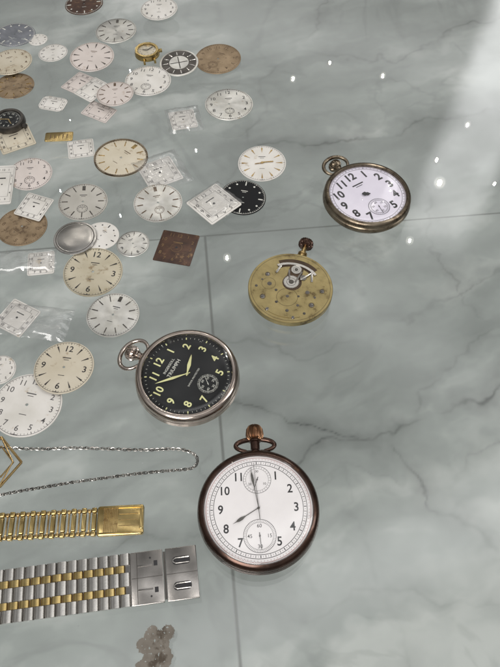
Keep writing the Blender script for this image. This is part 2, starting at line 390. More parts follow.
# ---------------- little watches
def small_watch(px,py,w,case,dialm,rot,label,hands,crown=True,lug=True,ring=.2):
    R=wmm(w,py,.004)/2; T=5.0
    e=empty('wristwatch',P(px,py,.0),rot,label=label,category='wristwatch')
    e.location=P(px,py,.003); e.location.z=0
    b=MB(); b.lathe([(.01,0),(R*.8,.1),(R,1.5),(R,3.2),(R*(1-ring*.3),T),(R*(1-ring),T),(R*(1-ring*1.1),T-1.2)],case,56)
    if lug:
        for q in(-1,1):
            for s_ in(-1,1): b.box(s_*R*.42,q*R*1.02,R*.16,R*.42,.8,3.2,case,bev=.4)
    b.obj('case',e)
    d=MB(); r=R*(1-ring)
    d.disc(0,0,r,T-1.0,dialm,48); marks(d,r*.95,T-.96,'arabic',INKW if dialm is BK else INK,brand=True); d.obj('dial',e)
    for nm,a,l in hands:
        k=MB(); x,y=pol(l*r*.5,a); k.box(x,y,r*.09,l*r,T-.6,T-.5,BRASS if dialm is BK else INK,rot=-a); k.obj(nm,e)
    c=MB(); c.lathe([(r,T-.3),(r*.8,T+.3),(r*.4,T+.55),(.01,T+.6)],crystal,40); c.obj('crystal',e)
    if crown:
        k=MB(); k.lathe([(.01,0),(R*.13,0),(R*.14,R*.2),(.01,R*.22)],case,24,Matrix.Translation((R,0,2.5))@Matrix.Rotation(rad(90),4,'Y'),knurl=12,kamp=.08); k.obj('crown',e)
small_watch(147,52,25,GOLD,CR,15,"small gold ladies wristwatch without strap",[('hour_hand',300,.5),('minute_hand',60,.8)],ring=.25)
small_watch(9,121,32,DKST,BK,-20,"black wristwatch head with brown pointed hands",[('hour_hand',130,.6),('minute_hand',250,.85)],lug=False,ring=.22)
# ---------------- pocket watches
def hand(e,name,a,l,mat,z,style='leaf',w=1.0,tail=.2,org=(0,0)):
    b=MB()
    if style=='spade':
        pts=[(-w*.18,-l*tail),(w*.18,-l*tail),(w*.22,l*.5),(w*.9,l*.66),(w*.75,l*.78),(w*.2,l*.86),(0,l),(-w*.2,l*.86),(-w*.75,l*.78),(-w*.9,l*.66),(-w*.22,l*.5)]
    elif style=='leaf':
        pts=[(-w*.25,-l*tail),(w*.25,-l*tail),(w*.35,l*.1),(w,l*.45),(w*.45,l*.85),(0,l),(-w*.45,l*.85),(-w,l*.45),(-w*.35,l*.1)]
    else:
        pts=[(-w*.3,-l*tail),(w*.3,-l*tail),(w*.15,l),(-w*.15,l)]
    M=Matrix.Translation((org[0],org[1],0))@Matrix.Rotation(rad(-a),4,'Z')
    b.prism(pts,z,z+.14,mat,M=M)
    b.lathe([(.01,z+.3),(w*.6,z+.3),(w*.75,z-.1)],mat,20,Matrix.Translation((org[0],org[1],0)))
    return b.obj(name,e)
def pocket(px,py,w,rot,case,bezel,label,bz=.17,T=12,crownm=None,bowtilt=35,bowr=.36,bowh=1.0,c0=5.2,crownlen=1,crad=1.0,bowm=None):
    zt=T*.85/1000
    R=wmm(w,py,zt*.6)/2
    p=P(px,py,zt); e=empty('pocket_watch',(p.x,p.y,0),rot,label=label,category='pocket watch')
    k=R/26; r=R*(1-bz)
    b=MB(); b.lathe([(.01,0),(R*.5,.15),(R*.78,T*.12),(R*.94,T*.28),(R,T*.5),(R*.985,T*.66),(R*.95,T*.72),(R*.93,T*.72)],case,96)
    b.lathe([(R*.95,T*.69),(R*.975,T*.72),(R*.975,T*.75),(R*.95,T*.77)],case,96); b.obj('case',e)
    b=MB(); b.lathe([(R*.93,T*.70),(R*.985,T*.76),(R*.985,T*.82),(R*.965,T*.91),(R*.935,T*.975),(max(R*.89,r*1.025),T),(r*1.02,T*.985),(r*1.003,T*.94),(r,T*.82)],bezel,96); b.obj('bezel',e)
    zc=T*.52; Mx=Matrix.Translation((0,R*.97,zc))@Matrix.Rotation(rad(-90),4,'X'); c0*=k
    b=MB(); b.lathe([(3.0*k,-1),(2.8*k,1.0),(2.1*k,1.8),(2.1*k,c0-1.3*k),(2.7*k,c0-.9*k),(2.7*k,c0-.3*k),(.01,c0-.3*k)],case,32,Mx); b.obj('pendant',e)
    b=MB(); cl=crownlen*k; q=crad*k
    b.lathe([(.01,c0),(2.6*q,c0),(3.5*q,c0+.7),(3.9*q,c0+2.0*cl),(3.6*q,c0+4.0*cl),(2.6*q,c0+5.3*cl),(1.2*q,c0+5.9*cl),(.01,c0+6.0*cl)],crownm or case,72,Mx,knurl=18,kamp=.22); b.obj('crown',e)
    b=MB(); rb=R*bowr; pts=[];rr=[]
    for i in range(37):
        a=rad(-62+i*(304/36)); pts.append((rb*math.cos(a),bowh*(rb*math.sin(a)*.92+rb*.55),0)); rr.append((.85+.35*math.sin(rad(i/36*180)))*k)
    Mb=Matrix.Translation((0,R*.97+2.2*k,zc))@Matrix.Rotation(rad(bowtilt),4,'X')
    b.tube(pts,rr,bowm or case,seg=12,M=Mb); b.tube([pts[0],pts[-1]],.6*k,bowm or case,M=Mb); b.obj('bow',e)
    return e,R,r,T
def cryst(e,r,T,d=1.6):
    c=MB(); c.lathe([(r*1.01,T*.97),(r*.97,T*.97+.25*d),(r*.85,T*.97+.55*d),(r*.6,T*.97+.8*d),(r*.3,T*.97+.95*d),(.01,T*.97+d)],crystal,72); c.obj('crystal',e,ang=80)
# A : copper case chronograph
e,R,r,T=pocket(258.5,508,122,2.5,COP,COP,"open-face pocket watch with brown copper case and white dial",bz=.125,T=12.5,crownm=COPL,bowtilt=-12,bowr=.335,bowh=.42,c0=6.6,crownlen=1.25)
z=T*.82; b=MB(); b.disc(0,0,r*1.01,z,EN,80); zz=z+.04
for i in range(120):
    x,y=pol(r*.865,i*3); b.quad(x,y,(.34 if i%10==0 else .20 if i%2==0 else .12),1.0 if i%2==0 else .5,zz,INK,-i*3)
b.ring(0,0,r*.825,r*.835,zz,INK,96); b.ring(0,0,r*.895,r*.905,zz,INK,96)
for i in range(100):
    x,y=pol(r*.94,i*3.6); b.quad(x,y,.12,.5,zz,INKR,-i*3.6)
b.ring(0,0,r*.965,r*.972,zz,INKR,96)
for h in range(1,12):
    if h==6: continue
    x,y=pol(r*.70,h*30); b.text(str(h),r*.225,x,y,zz,INK,bold=.018,sx=.92)
b.obj('dial',e)
for (sx,sy,sr,nums) in ((0,r*.54,r*.265,('30','10','20')),(0,-r*.50,r*.30,('60','15','30','45'))):
    s=MB(); s.lathe([(.01,zz-.0),(sr*.9,zz+.0),(sr,zz+.03)],EN,48,Matrix.Translation((sx,sy,0.02)))
    q=zz+.07; s.ring(sx,sy,sr*.975,sr,q,INK,48); s.ring(sx,sy,sr*.80,sr*.815,q,INK,48)
    for i in range(60 if len(nums)==4 else 30):
        a=i*(6 if len(nums)==4 else 12); x,y=pol(sr*.9,a); s.quad(sx+x,sy+y,.09,sr*.14,q,INK,-a)
    for i,n in enumerate(nums):
        a=i*360/len(nums); x,y=pol(sr*.61,a); s.text(n,sr*(.31 if sy<0 else .25),sx+x,sy+y,q,INK,rot=0,bold=.002)
    s.obj('subdial',e)
    hand(e,'second_hand',200 if sy>0 else 175,sr*.8,INKG,q+.1,'pin',w=.5,tail=.25,org=(sx,sy))
hand(e,'hour_hand',240,r*.56,GRST,z+.55,'spade',w=.75,tail=.05)
hand(e,'minute_hand',351,r*.80,GRST,z+.8,'spade',w=.6,tail=.05)
hand(e,'chronograph_hand',356,r*.86,GRST,z+1.05,'pin',w=.45,tail=.25)
cryst(e,r,T,1.4)
# B : steel case, black dial
e,R,r,T=pocket(187,374,104,64,CASEB,CASEB,"steel pocket watch with black dial and luminous numerals",bz=.155,T=12,bowtilt=-12,bowr=.34,bowh=.86,c0=4.6)
z=T*.82; b=MB(); b.disc(0,0,r*1.01,z,BK,80); zz=z+.04
for i in range(60):
    x,y=pol(r*.93,i*6); b.quad(x,y,.14 if i%5 else .5,.7 if i%5 else 1.1,zz,LUM if i%5==0 else INKW,-i*6)
for h in range(12):
    if h==6: continue
    x,y=pol(r*.73,h*30); b.text(str(h) if h else '12',r*.25,x,y,zz,LUM,bold=.02)
b.text('INGERSOLL',r*.085,0,r*.47,zz,INKW,bold=.004); b.text('TRIUMPH',r*.12,0,r*.345,zz,INKW,bold=.006)
b.text('SHOCK PROTECTED',r*.055,0,-r*.17,zz,INKW,bold=.002); b.text('MADE IN GT. BRITAIN',r*.04,0,-r*.965,zz,INKW)
b.obj('dial',e)
s=MB(); sy=-r*.53; sr=r*.25; s.lathe([(.01,zz-.02),(sr*.95,zz-.02),(sr,zz+.03)],BK,40,Matrix.Translation((0,sy,.03)))
q=zz+.07
s.ring(0,sy,sr*.74,sr*.77,q,INKW,40)
for i in range(60): x,y=pol(sr*.87,i*6); s.quad(x,sy+y,.08 if i%5 else .18,sr*.16,q,INKW,-i*6)
for i,n in enumerate(('60','10','20','30','40','50')):
    x,y=pol(sr*.55,i*60); s.text(n,sr*.3,x,sy+y,q,INKW,rot=0)
s.obj('subdial',e)
hand(e,'second_hand',40,sr*.8,INKW,q+.1,'pin',w=.4,org=(0,sy))
hand(e,'hour_hand',73,r*.50,LUM,z+.55,'leaf',w=.85,tail=.1)
hand(e,'minute_hand',314,r*.74,LUM,z+.8,'leaf',w=.65,tail=.1)
cryst(e,r,T,1.0)
# C : nickel case, white dial
e,R,r,T=pocket(367.5,194,87,32,NICK,NICK,"worn nickel pocket watch with white dial and missing hands",bz=.135,T=11,bowtilt=8,bowr=.31,bowh=.85,c0=4.6,crownlen=.85)
z=T*.82; b=MB(); b.disc(0,0,r*1.01,z,ENL,80); zz=z+.04
for i in range(60):
    x,y=pol(r*.95,i*6); b.quad(x,y,.18 if i%5 else .45,.8,zz,INK,-i*6)
b.ring(0,0,r*.905,r*.915,zz,INK,96); b.ring(0,0,r*.975,r*.982,zz,INK,96)
for h in range(12):
    if h==6: continue
    x,y=pol(r*.735,h*30); b.text(str(h) if h else '12',r*.34,x,y,zz,INK,bold=.034,rot=0,sx=.9)
b.quad(0,r*.42,r*.34,r*.04,zz,INK); b.quad(0,r*.35,r*.2,r*.02,zz,INK)
b.obj('dial',e)
s=MB(); sy=-r*.5; sr=r*.28; s.lathe([(.01,zz-.02),(sr*.95,zz-.02),(sr,zz+.03)],ENL,40,Matrix.Translation((0,sy,.03)))
q=zz+.07; s.ring(0,sy,sr*.96,sr,q,INK,40); s.ring(0,sy,sr*.74,sr*.77,q,INK,40)
for i in range(60): x,y=pol(sr*.87,i*6); s.quad(x,sy+y,.09,sr*.18,q,INK,-i*6)
for i,n in enumerate(('60','10','20','30','40','50')):
    x,y=pol(sr*.55,i*60); s.text(n,sr*.3,x,sy+y,q,INK)
s.obj('subdial',e)
hand(e,'second_hand',190,sr*.85,INK,q+.1,'pin',w=.4,org=(0,sy))
hand(e,'hour_hand',300,r*.15,INK,z+.6,'leaf',w=1.5,tail=.5)
cryst(e,r,T,1.6)
# D : bare movement
T=5.5; R=wmm(85,289,.005)/2; p=P(290.5,287,.0055)
e=empty('pocket_watch_movement',(p.x,p.y,0),-17.5,label="bare brass pocket watch movement with crown and exposed gears",category='watch movement')
b=MB(); b.lathe([(.01,0),(R*.86,0),(R*.92,.4),(R*.92,2),(R*.99,2.2),(R,2.5),(R,T-.3),(R*.99,T),(R*.9,T),(.01,T)],MOVP,96)
b.ring(0,0,R*.93,R*.94,T+.03,MOVL,96)
b.obj('main_plate',e)
def arcp(cx,cy,r0,r1,a0,a1,n=20):
    o=[(cx+pol(r1,a0+(a1-a0)*i/n)[0],cy+pol(r1,a0+(a1-a0)*i/n)[1]) for i in range(n+1)]
    i_=[(cx+pol(r0,a1-(a1-a0)*i/n)[0],cy+pol(r0,a1-(a1-a0)*i/n)[1]) for i in range(n+1)]
    return o+i_
b=MB(); b.prism(arcp(0,0,R*.60,R*.82,-36,36),T-.5,T+.06,MOVD)
b.prism([(R*.23*math.cos(t*.3142),R*.14+R*.23*math.sin(t*.3142)) for t in range(20)],T-.5,T+.05,MOVD)
b.box(0,R*.46,R*.34,R*.36,T-.5,T+.045,MOVD); b.obj('recess',e)
def gear(name,cx,cy,r,z0,z1,m,teeth=24,hub=None):
    g=MB(); pts=[]
    for i in range(teeth):
        for da,rr in((0,r),(.25,r),(.5,r*.88),(.75,r*.88)):
            pts.append((cx+pol(rr,(i+da)*360/teeth)[0],cy+pol(rr,(i+da)*360/teeth)[1]))
    g.prism(pts,z0,z1,m); g.ring(cx,cy,r*.55,r*.6,z1+.03,DKST,32); g.lathe([(.01,z1+.25),(r*.28,z1+.25),(r*.32,z1)],hub or GRST,20,Matrix.Translation((cx,cy,0)))
    g.obj(name,e)
gear('gear',0,R*.52,R*.13,T+.1,T+.45,STEELB,22,DKST)
gear('gear',-R*.02,R*.14,R*.19,T+.1,T+.4,STEELB,30,DKST)
gear('gear',R*.22,R*.34,R*.08,T+.1,T+.4,GRST,16,DKST)
b=MB()
b.prism(arcp(0,-R*.08,R*.72,R*.78,-38,40),T+.15,T+.6,STEELB)
b.box(R*.40,R*.45,R*.05,R*.36,T+.1,T+.5,STEELB,rot=14,bev=.1,cc=.4); b.box(R*.27,R*.38,R*.04,R*.34,T+.4,T+.7,STEELB,rot=-38,bev=.1,cc=.4)
b.box(-R*.40,R*.45,R*.05,R*.32,T+.1,T+.5,STEELB,rot=-12,bev=.1,cc=.4)
b.box(R*.11,R*.32,R*.04,R*.34,T+.5,T+.75,GRST,rot=-14,cc=.3); b.box(-R*.12,R*.32,R*.04,R*.30,T+.5,T+.7,GRST,rot=16,cc=.3)
b.obj('lever',e)
b=MB(); b.ring(0,-R*.3,R*.24,R*.25,T+.03,MOVL,48); b.prism(arcp(0,0,R*.78,R*.86,150,215),T,T+.2,MOVP)
b.ring(-R*.52,-R*.05,R*.16,R*.168,T+.03,MOVL,40)
b.obj('bridge',e)
for (x,y,s_,m) in ((-.62,.2,.05,GRST),(-.55,-.45,.055,GRST),(.1,-.66,.04,DKST),(.6,-.35,.055,GRST),(.74,.1,.05,GRST),(.42,-.03,.05,DKST),(-.3,-.18,.035,DKST),(.3,-.45,.035,DKST),(-.78,-.2,.035,DKST),(-.2,-.5,.035,DKST),(.5,-.62,.035,DKST),(-.35,-.75,.045,GRST),(-.5,-.05,.055,DKST),(0,-.27,.04,DKST),(-.4,.5,.04,DKST),(.62,-.12,.03,DKST),(.25,-.2,.03,DKST),(-.7,.02,.025,DKST),(.28,-.8,.04,GRST),(-.1,-.82,.03,DKST)):
    b=MB(); M=Matrix.Translation((x*R,y*R,0)); hi=.25 if m is GRST else .05
    b.lathe([(.01,T+hi),(s_*R*.8,T+hi),(s_*R,T+hi*.5),(s_*R,T-.1)],m,20,M)
    if m is GRST: b.ring(x*R,y*R,s_*R*1.1,s_*R*1.3,T+.02,MOVL,24); b.quad(x*R,y*R,s_*R*1.7,.22,T+.28,INK,random.uniform(0,180))
    b.obj('screw' if m is GRST else 'pivot_hole',e)
Mx=Matrix.Translation((0,R*.9,T*.5))@Matrix.Rotation(rad(-90),4,'X')
b=MB(); b.lathe([(2.1,0),(2.1,3.8),(2.5,4.0),(2.5,5.2),(1.3,5.5),(1.3,10.4),(.01,10.4)],BRASS,24,Mx); b.obj('stem',e)
b=MB(); b.lathe([(.01,9.6),(2.6,9.6),(3.6,10.4),(3.9,11.8),(3.5,13.6),(2.2,14.7),(.01,14.9)],COP,72,Mx,knurl=18,kamp=.2); b.obj('crown',e)
# ---------------- bracelets
def axis_place(p0,p1,z=0):
    a=P(*p0,z); c=P(*p1,z); d=c-a; return a,math.degrees(math.atan2(d.y,d.x)),d.length*1000
a,ang,ln=axis_place((131,580),(-25,601)); 
e=empty('watch_bracelet',a,ang,label="two-tone steel and gold link bracelet with open clasp",category='watch bracelet')
W=wmm(51,585); pitch=4.2; sample=None; n=int(ln/pitch)+2
def bar(b,x,y,lx,ly,zc,r,m):
    """softly domed link piece, profile rounded along the bracelet"""
    ns=8; vs=[];fs=[]
    for k in range(ns+1):
        t=math.pi*k/ns; xx=x-lx/2*math.cos(t)*(1 if abs(math.cos(t))>.98 else .97); zz=zc+r*max(0,math.sin(t))**.55
        vs+=[(xx,y-ly/2,zz),(xx,y+ly/2,zz)]
    nn=len(vs); vs+=[(x-lx/2,y-ly/2,.3),(x-lx/2,y+ly/2,.3),(x+lx/2,y-ly/2,.3),(x+lx/2,y+ly/2,.3)]
    for k in range(ns): fs.append((2*k,2*k+2,2*k+3,2*k+1))
    fs.append((nn,0,1,nn+1)); fs.append((nn-2,nn+2,nn+3,nn-1))
    fs.append(tuple([nn]+[nn+2]+[2*k for k in range(ns,-1,-1)])); fs.append(tuple([nn+3]+[nn+1]+[2*k+1 for k in range(ns+1)]))
    b.add(vs,fs,m)
for i in range(n):
    if sample is None:
        b=MB()
        for (c,wd,m,off) in [(-.385,.228,STEELB,0),(-.2,.138,GOLD,.5),(0,.258,STEELB,0),(.2,.138,GOLD,.5),(.385,.228,STEELB,0)]:
            bar(b,2.1+off*pitch*.9,c*W,pitch*.96,(wd-.006)*W,1.3,.9,m)
        b.box(2.1,0,pitch,W*.93,.5,1.2,GRST)
        sample=b.obj('link',e,ang=50); 
    else:
        o=sample.copy(); COL.objects.link(o); o.parent=e; o.location=(i*pitch*.001,0,0.0); o.rotation_euler=(0,rad(random.uniform(-3,3)),0)
CL=wmm(67,580); b=MB()
w2=W*.5; SD=CLSP
b.box(-CL*.245,0,CL*.485,W,.2,1.4,SD,bev=.2,cc=.3)
for q in(-1,1):
    b.box(-CL*.22,q*w2*.45,CL*.22,W*.03,1.4,1.7,GRST,bev=.1); 
    b.box(-CL*.38,q*w2*.5,1.5,W*.10,1.4,1.43,INK); b.disc(-CL*.30,q*w2*.72,.4,1.43,INK,16)
b.quad(-CL*.25,0,CL*.46,.22,1.43,DKST); b.quad(-CL*.10,0,.22,W*.95,1.44,DKST)
b.obj('clasp',e)
b=MB(); cx=-CL*.765
b.box(cx,0,CL*.47,W,.2,1.2,SD,bev=.2,cc=.3); b.quad(cx,0,CL*.46,.22,1.23,DKST)
for q in(-1,1):
    yy=q*w2*.48
    b.box(cx,yy,CL*.27,W*.16,1.2,1.225,INK,cc=W*.07)
    lp=[(cx-CL*.12,yy-W*.05,1.5),(cx+CL*.08,yy-W*.05,1.5),(cx+CL*.12,yy-W*.02,1.5),(cx+CL*.12,yy+W*.02,1.5),(cx+CL*.08,yy+W*.05,1.5),(cx-CL*.12,yy+W*.05,1.5)]
    b.tube(lp,.35,STEEL,seg=8)
b.box(-CL*.51,0,CL*.03,W*.9,.3,.9,DKST)
b.obj('clasp_blade',e)
a,ang,ln=axis_place((98,522.5),(-20,529))
e=empty('watch_bracelet',a,ang,label="narrow gold ladder-link bracelet with ribbed clasp",category='watch bracelet')
W=wmm(28,523); pitch=4.3; sample=None
for i in range(int(ln/pitch)+2):
    if sample is None:
        b=MB()
        for q in(-1,1):
            b.box(1.5,q*W*.41,2.2,W*.18,.3,2.2,GOLD,bev=.4,cc=.5); b.box(3.6,q*W*.40,1.6,W*.13,.3,1.7,BRASS,bev=.3,cc=.4)
        b.box(1.4,0,1.9,W*.62,.4,2.1,GOLD,bev=.45,cc=.4); b.box(3.5,0,.7,W*.66,.4,1.3,BRASS,bev=.2)
        sample=b.obj('link',e)
    else:
        o=sample.copy(); COL.objects.link(o); o.parent=e; o.location=(i*pitch*.001,0,0); o.rotation_euler=(0,rad(random.uniform(-3,3)),0)
CL=wmm(46,521); b=MB(); W*=1.05
b.box(-CL/2,0,CL,W,.2,2.4,GOLD,bev=.5,cc=1)
for i in range(9): b.box(-CL*.10-i*CL*.035-1,0,CL*.02,W*.84,2.35,2.75,BRASS,bev=.1)
for q in(-1,1): b.box(-CL*.5,q*W*.43,CL*.92,W*.05,2.3,2.8,GOLD,bev=.15)
for q in(-.2,0,.2): b.box(-CL*.68,q*W,CL*.42,W*.03,2.35,2.5,BRASS)
b.box(-CL*.96,0,1.6,W*.7,.3,3.0,GOLD,bev=.4,cc=.5)
b.obj('clasp',e)
# ---------------- chain
path=[(-12,446),(10,448),(40,449),(75,448),(110,449),(145,450),(175,449),(190,452),(197,458),(196,465),(188,469),(165,471),(135,474),(105,478),(75,482),(45,487),(15,492),(-12,498)]
pts=[P(x,y,.0008) for x,y in path]
def catmull(ps,n=24):
    o=[]
    for i in range(len(ps)-1):
        p0=ps[max(i-1,0)];p1=ps[i];p2=ps[i+1];p3=ps[min(i+2,len(ps)-1)]
        for k in range(n):
            t=k/n; o.append(.5*((2*p1)+(-p0+p2)*t+(2*p0-5*p1+4*p2-p3)*t*t+(-p0+3*p1-3*p2+p3)*t**3))
    o.append(ps[-1]); return o
cp=catmull(pts); org=cp[len(cp)//2].copy(); org.z=0
b=MB(); acc=0; step=.00122; flip=0
for k in range(1,len(cp)):
    seg=(cp[k]-cp[k-1]).length; acc+=seg
    if acc>=step:
        acc-=step; t=(cp[k]-cp[k-1]).normalized(); a=math.atan2(t.y,t.x); c=(cp[k]-org)*1000
        M=Matrix.Translation((c.x,c.y,.9))@Matrix.Rotation(a,4,'Z')@Matrix.Rotation(rad(35 if flip else -50)+random.uniform(-.2,.2),4,'X')
        ov=[(.98*math.cos(2*math.pi*q/12),.6*math.sin(2*math.pi*q/12),0) for q in range(12)]
        b.tube(ov,.21,GRST if random.random()<.5 else STEELB,closed=True,seg=6,M=M); flip=1-flip
b.obj('neck_chain',loc=org,label="thin silver cable chain looped on the glass",category='chain')
org=P(3,463,0); b=MB()
def frm(pl,r,m,zh=.9):
    q=[(P(x,y,0)-org)*1000 for x,y in pl]; q=[(v.x,v.y,zh) for v in q]
    for i in range(len(q)-1): b.tube([q[i],q[i+1]],r,m,seg=8)
frm([(-20,463),(2,438),(22,463),(0,488),(-20,463)],.6,BRASS)
frm([(-12,463),(2,447),(14,463),(1,478),(-12,463)],.4,BRASS,1.0)
frm([(2,438),(14,463)],.35,BRASS,1.7); frm([(0,488),(14,463)],.35,BRASS,1.7)
b.obj('gold_buckle',loc=org,label="angular gold wire buckle at the chain end",category='buckle')
# ---------------- worn scrap at the bottom (thin flake; top surface laid out as small cells inside the outline)
org=P(155,655,0); b=MB()
ol=[(147,629),(152,625),(157,627),(161,631),(166,625),(172,625),(175,631),(173,637),(169,641),(170,648),(173,655),(171,664),(166,672),(163,684),(154,692),(142,692),(135,684),(133,672),(136,664),(141,660),(144,655),(139,652),(136,646),(138,640),(143,637)]
q2=[]
for x,y in ol:
    v=(P(x,y,0)-org)*1000; q2.append((v.x,v.y))
def inside(x,y):
    c=False; j=len(q2)-1
    for i in range(len(q2)):
        xi,yi=q2[i]; xj,yj=q2[j]
        if (yi>y)!=(yj>y) and x<(xj-xi)*(y-yi)/(yj-yi)+xi: c=not c
        j=i
    return c
st=.16; x0=min(v[0] for v in q2)-1; x1=max(v[0] for v in q2)+1; y0=min(v[1] for v in q2)-1; y1=max(v[1] for v in q2)+1
NX=int((x1-x0)/st)+1; NY=int((y1-y0)/st)+1; idx={}; vs=[]; fs=[]
def vid(i,j):
    if (i,j) not in idx:
        x=x0+i*st; y=y0+j*st; idx[(i,j)]=len(vs); vs.append((x,y,.22+.06*noise.noise((x*.8,y*.8,1))))
    return idx[(i,j)]
for j in range(NY):
    for i in range(NX):
        x=x0+(i+.5)*st; y=y0+(j+.5)*st
        wxn=.5*noise.noise((x*.9,y*.9,0))+.28*noise.noise((x*3,y*3,2)); wyn=.5*noise.noise((x*.9,y*.9,5))+.28*noise.noise((x*3,y*3,7))
        if inside(x+wxn,y+wyn) and noise.noise((x*1.1+4,y*1.1,11))<.52: fs.append((vid(i,j),vid(i+1,j),vid(i+1,j+1),vid(i,j+1)))
b.add(vs,fs,RUST)
b.obj('metal_scrap',loc=org,label="worn flat grey brown ragged metal scrap",category='metal scrap')
# ---------------- glass table top
b=MB(); b.box(0,250,1500,1400,-6,0,tabglass,bev=0)
o=b.obj('glass_tabletop',smooth=False,kind='structure')
# ---------------- marble floor
ZF=-.42
xs=np.concatenate([[-6,-3,-1.5],np.linspace(-.75,.85,760),[1.6,3,6]]); ys=np.concatenate([[-6,-3,-1],np.linspace(-.1,1.45,740),[2,4,8]])
X,Y=np.meshgrid(xs,ys); nxv=len(xs); nyv=len(ys)
def vn(X,Y,s,seed):
    rs=np.random.RandomState(seed); g=rs.rand(256,256); x=X*s+50; y=Y*s+50
    xi=np.floor(x).astype(int); yi=np.floor(y).astype(int); fx=x-xi; fy=y-yi; fx=fx*fx*(3-2*fx); fy=fy*fy*(3-2*fy)
    A=g[yi%256,xi%256];B=g[yi%256,(xi+1)%256];C=g[(yi+1)%256,xi%256];E=g[(yi+1)%256,(xi+1)%256]
    return (A*(1-fx)+B*fx)*(1-fy)+(C*(1-fx)+E*fx)*fy
def fbm(X,Y,s,seed,o=5):
    r=0;a=.5;t=0
    for i in range(o): r=r+a*vn(X,Y,s*2**i,seed+i); t+=a; a*=.55
    return r/t
wx=(fbm(X,Y,9,1,4)-.5)*.07+(fbm(X,Y,42,2,4)-.5)*.026; wy=(fbm(X,Y,9,11,4)-.5)*.07+(fbm(X,Y,42,12,4)-.5)*.026
vein=np.zeros_like(X)
def addvein(pl,wd,st,halo=.52):
    global vein
    q=[P(x,y,ZF) for x,y in pl]; best=np.full_like(X,9.)
    for i in range(len(q)-1):
        ax,ay,bx,by=q[i].x,q[i].y,q[i+1].x,q[i+1].y; dx,dy=bx-ax,by-ay
        t=np.clip(((X+wx-ax)*dx+(Y+wy-ay)*dy)/(dx*dx+dy*dy),0,1)
        d=np.hypot(X+wx-ax-t*dx,Y+wy-ay-t*dy); best=np.minimum(best,d)
    m=st*np.clip(1.9*fbm(X,Y,14,int(wd*1e5)+3)-.25,0,1.35)
    wv=1.6*wd*(.4+1.1*fbm(X,Y,22,77))
    vein=np.maximum(vein,.84*m*np.exp(-(best/wv)**1.3)); vein=np.maximum(vein,m*halo*np.exp(-(best/(wd*8))**1.2))
addvein([(520,388),(440,406),(400,425),(360,438),(320,447),(270,470)],.0034,1.3)
addvein([(360,438),(330,425),(290,420),(225,395)],.003,1.1)
addvein([(520,318),(470,345),(440,375),(415,402)],.0028,.8)
addvein([(425,180),(440,250),(465,300),(520,335)],.0026,.7)
addvein([(250,150),(330,140),(400,126),(520,104)],.0038,1.1)
addvein([(230,190),(255,90),(300,40),(330,-10)],.0036,.8)
addvein([(300,50),(400,60),(450,30),(520,10)],.0036,.85)
addvein([(400,440),(430,500),(470,525),(520,550)],.0032,1.05)
addvein([(210,440),(205,500),(180,545),(60,560)],.003,.65)
addvein([(330,447),(345,520),(400,600),(430,690)],.0026,.45)
addvein([(520,440),(430,470),(340,480),(300,500)],.0026,.5)
addvein([(520,600),(420,590),(330,620),(240,640)],.0028,.55)
addvein([(225,330),(300,350),(380,330),(430,290),(520,270)],.0028,.65)
addvein([(-20,340),(40,345),(130,300),(200,290)],.003,.45)
addvein([(60,0),(40,90),(100,140),(130,225)],.003,.45)
ca,sa=math.cos(.35),math.sin(.35)
U=(X*ca+Y*sa); Vv=(-X*sa+Y*ca)
cloud=fbm(U*.8+wx*1.5,Vv*2.2+wy*1.5,6,31,5)
q=P(430,560,ZF); cloud=cloud+.08*np.exp(-((X-q.x)**2+(Y-q.y)**2)/.035)
vs=np.stack([X.ravel(),Y.ravel(),np.full(X.size,ZF)],1)
I=np.arange(nyv*nxv).reshape(nyv,nxv); fs=np.stack([I[:-1,:-1].ravel(),I[:-1,1:].ravel(),I[1:,1:].ravel(),I[1:,:-1].ravel()],1)
me=D.meshes.new('floor'); me.vertices.add(len(vs)); me.vertices.foreach_set('co',vs.ravel().astype(np.float32))
me.loops.add(fs.size); me.loops.foreach_set('vertex_index',fs.ravel().astype(np.int32)); me.polygons.add(len(fs)); me.polygons.foreach_set('loop_start',np.arange(0,fs.size,4,dtype=np.int32)); me.polygons.foreach_set('loop_total',np.full(len(fs),4,dtype=np.int32))
me.update(calc_edges=True)
for nm,ar in(('vein',vein),('cloud',cloud)):
    at=me.attributes.new(nm,'FLOAT','POINT'); at.data.foreach_set('value',ar.ravel().astype(np.float32))
fl=D.objects.new('floor',me); COL.objects.link(fl); fl['kind']='structure'
m,nt=newmat('marble'); out=N(nt,'ShaderNodeOutputMaterial'); bs=N(nt,'ShaderNodeBsdfPrincipled'); L(nt,bs.outputs[0],out.inputs[0])
av=N(nt,'ShaderNodeAttribute',attribute_name='vein'); ac=N(nt,'ShaderNodeAttribute',attribute_name='cloud'); tc=N(nt,'ShaderNodeTexCoord')
n1=N(nt,'ShaderNodeTexNoise'); n1.inputs['Scale'].default_value=14; n1.inputs['Detail'].default_value=5; n1.inputs['Roughness'].default_value=.5; n1.inputs['Distortion'].default_value=.6; L(nt,tc.outputs['Object'],n1.inputs[0])
f=math_(nt,'ADD',math_(nt,'MULTIPLY',ac.outputs['Fac'],.78),math_(nt,'MULTIPLY',n1.outputs[0],.22))
cr=N(nt,'ShaderNodeValToRGB'); cr.color_ramp.elements[0].position=.35; cr.color_ramp.elements[0].color=(.31,.326,.32,1); cr.color_ramp.elements[1].position=.68; cr.color_ramp.elements[1].color=(.58,.59,.58,1)
x=cr.color_ramp.elements.new(.52); x.color=(.395,.414,.406,1)
L(nt,f,cr.inputs[0])
n2=N(nt,'ShaderNodeTexNoise'); n2.inputs['Scale'].default_value=3.5; n2.inputs['Detail'].default_value=6; n2.inputs['Distortion'].default_value=1.8; L(nt,tc.outputs['Object'],n2.inputs[0])
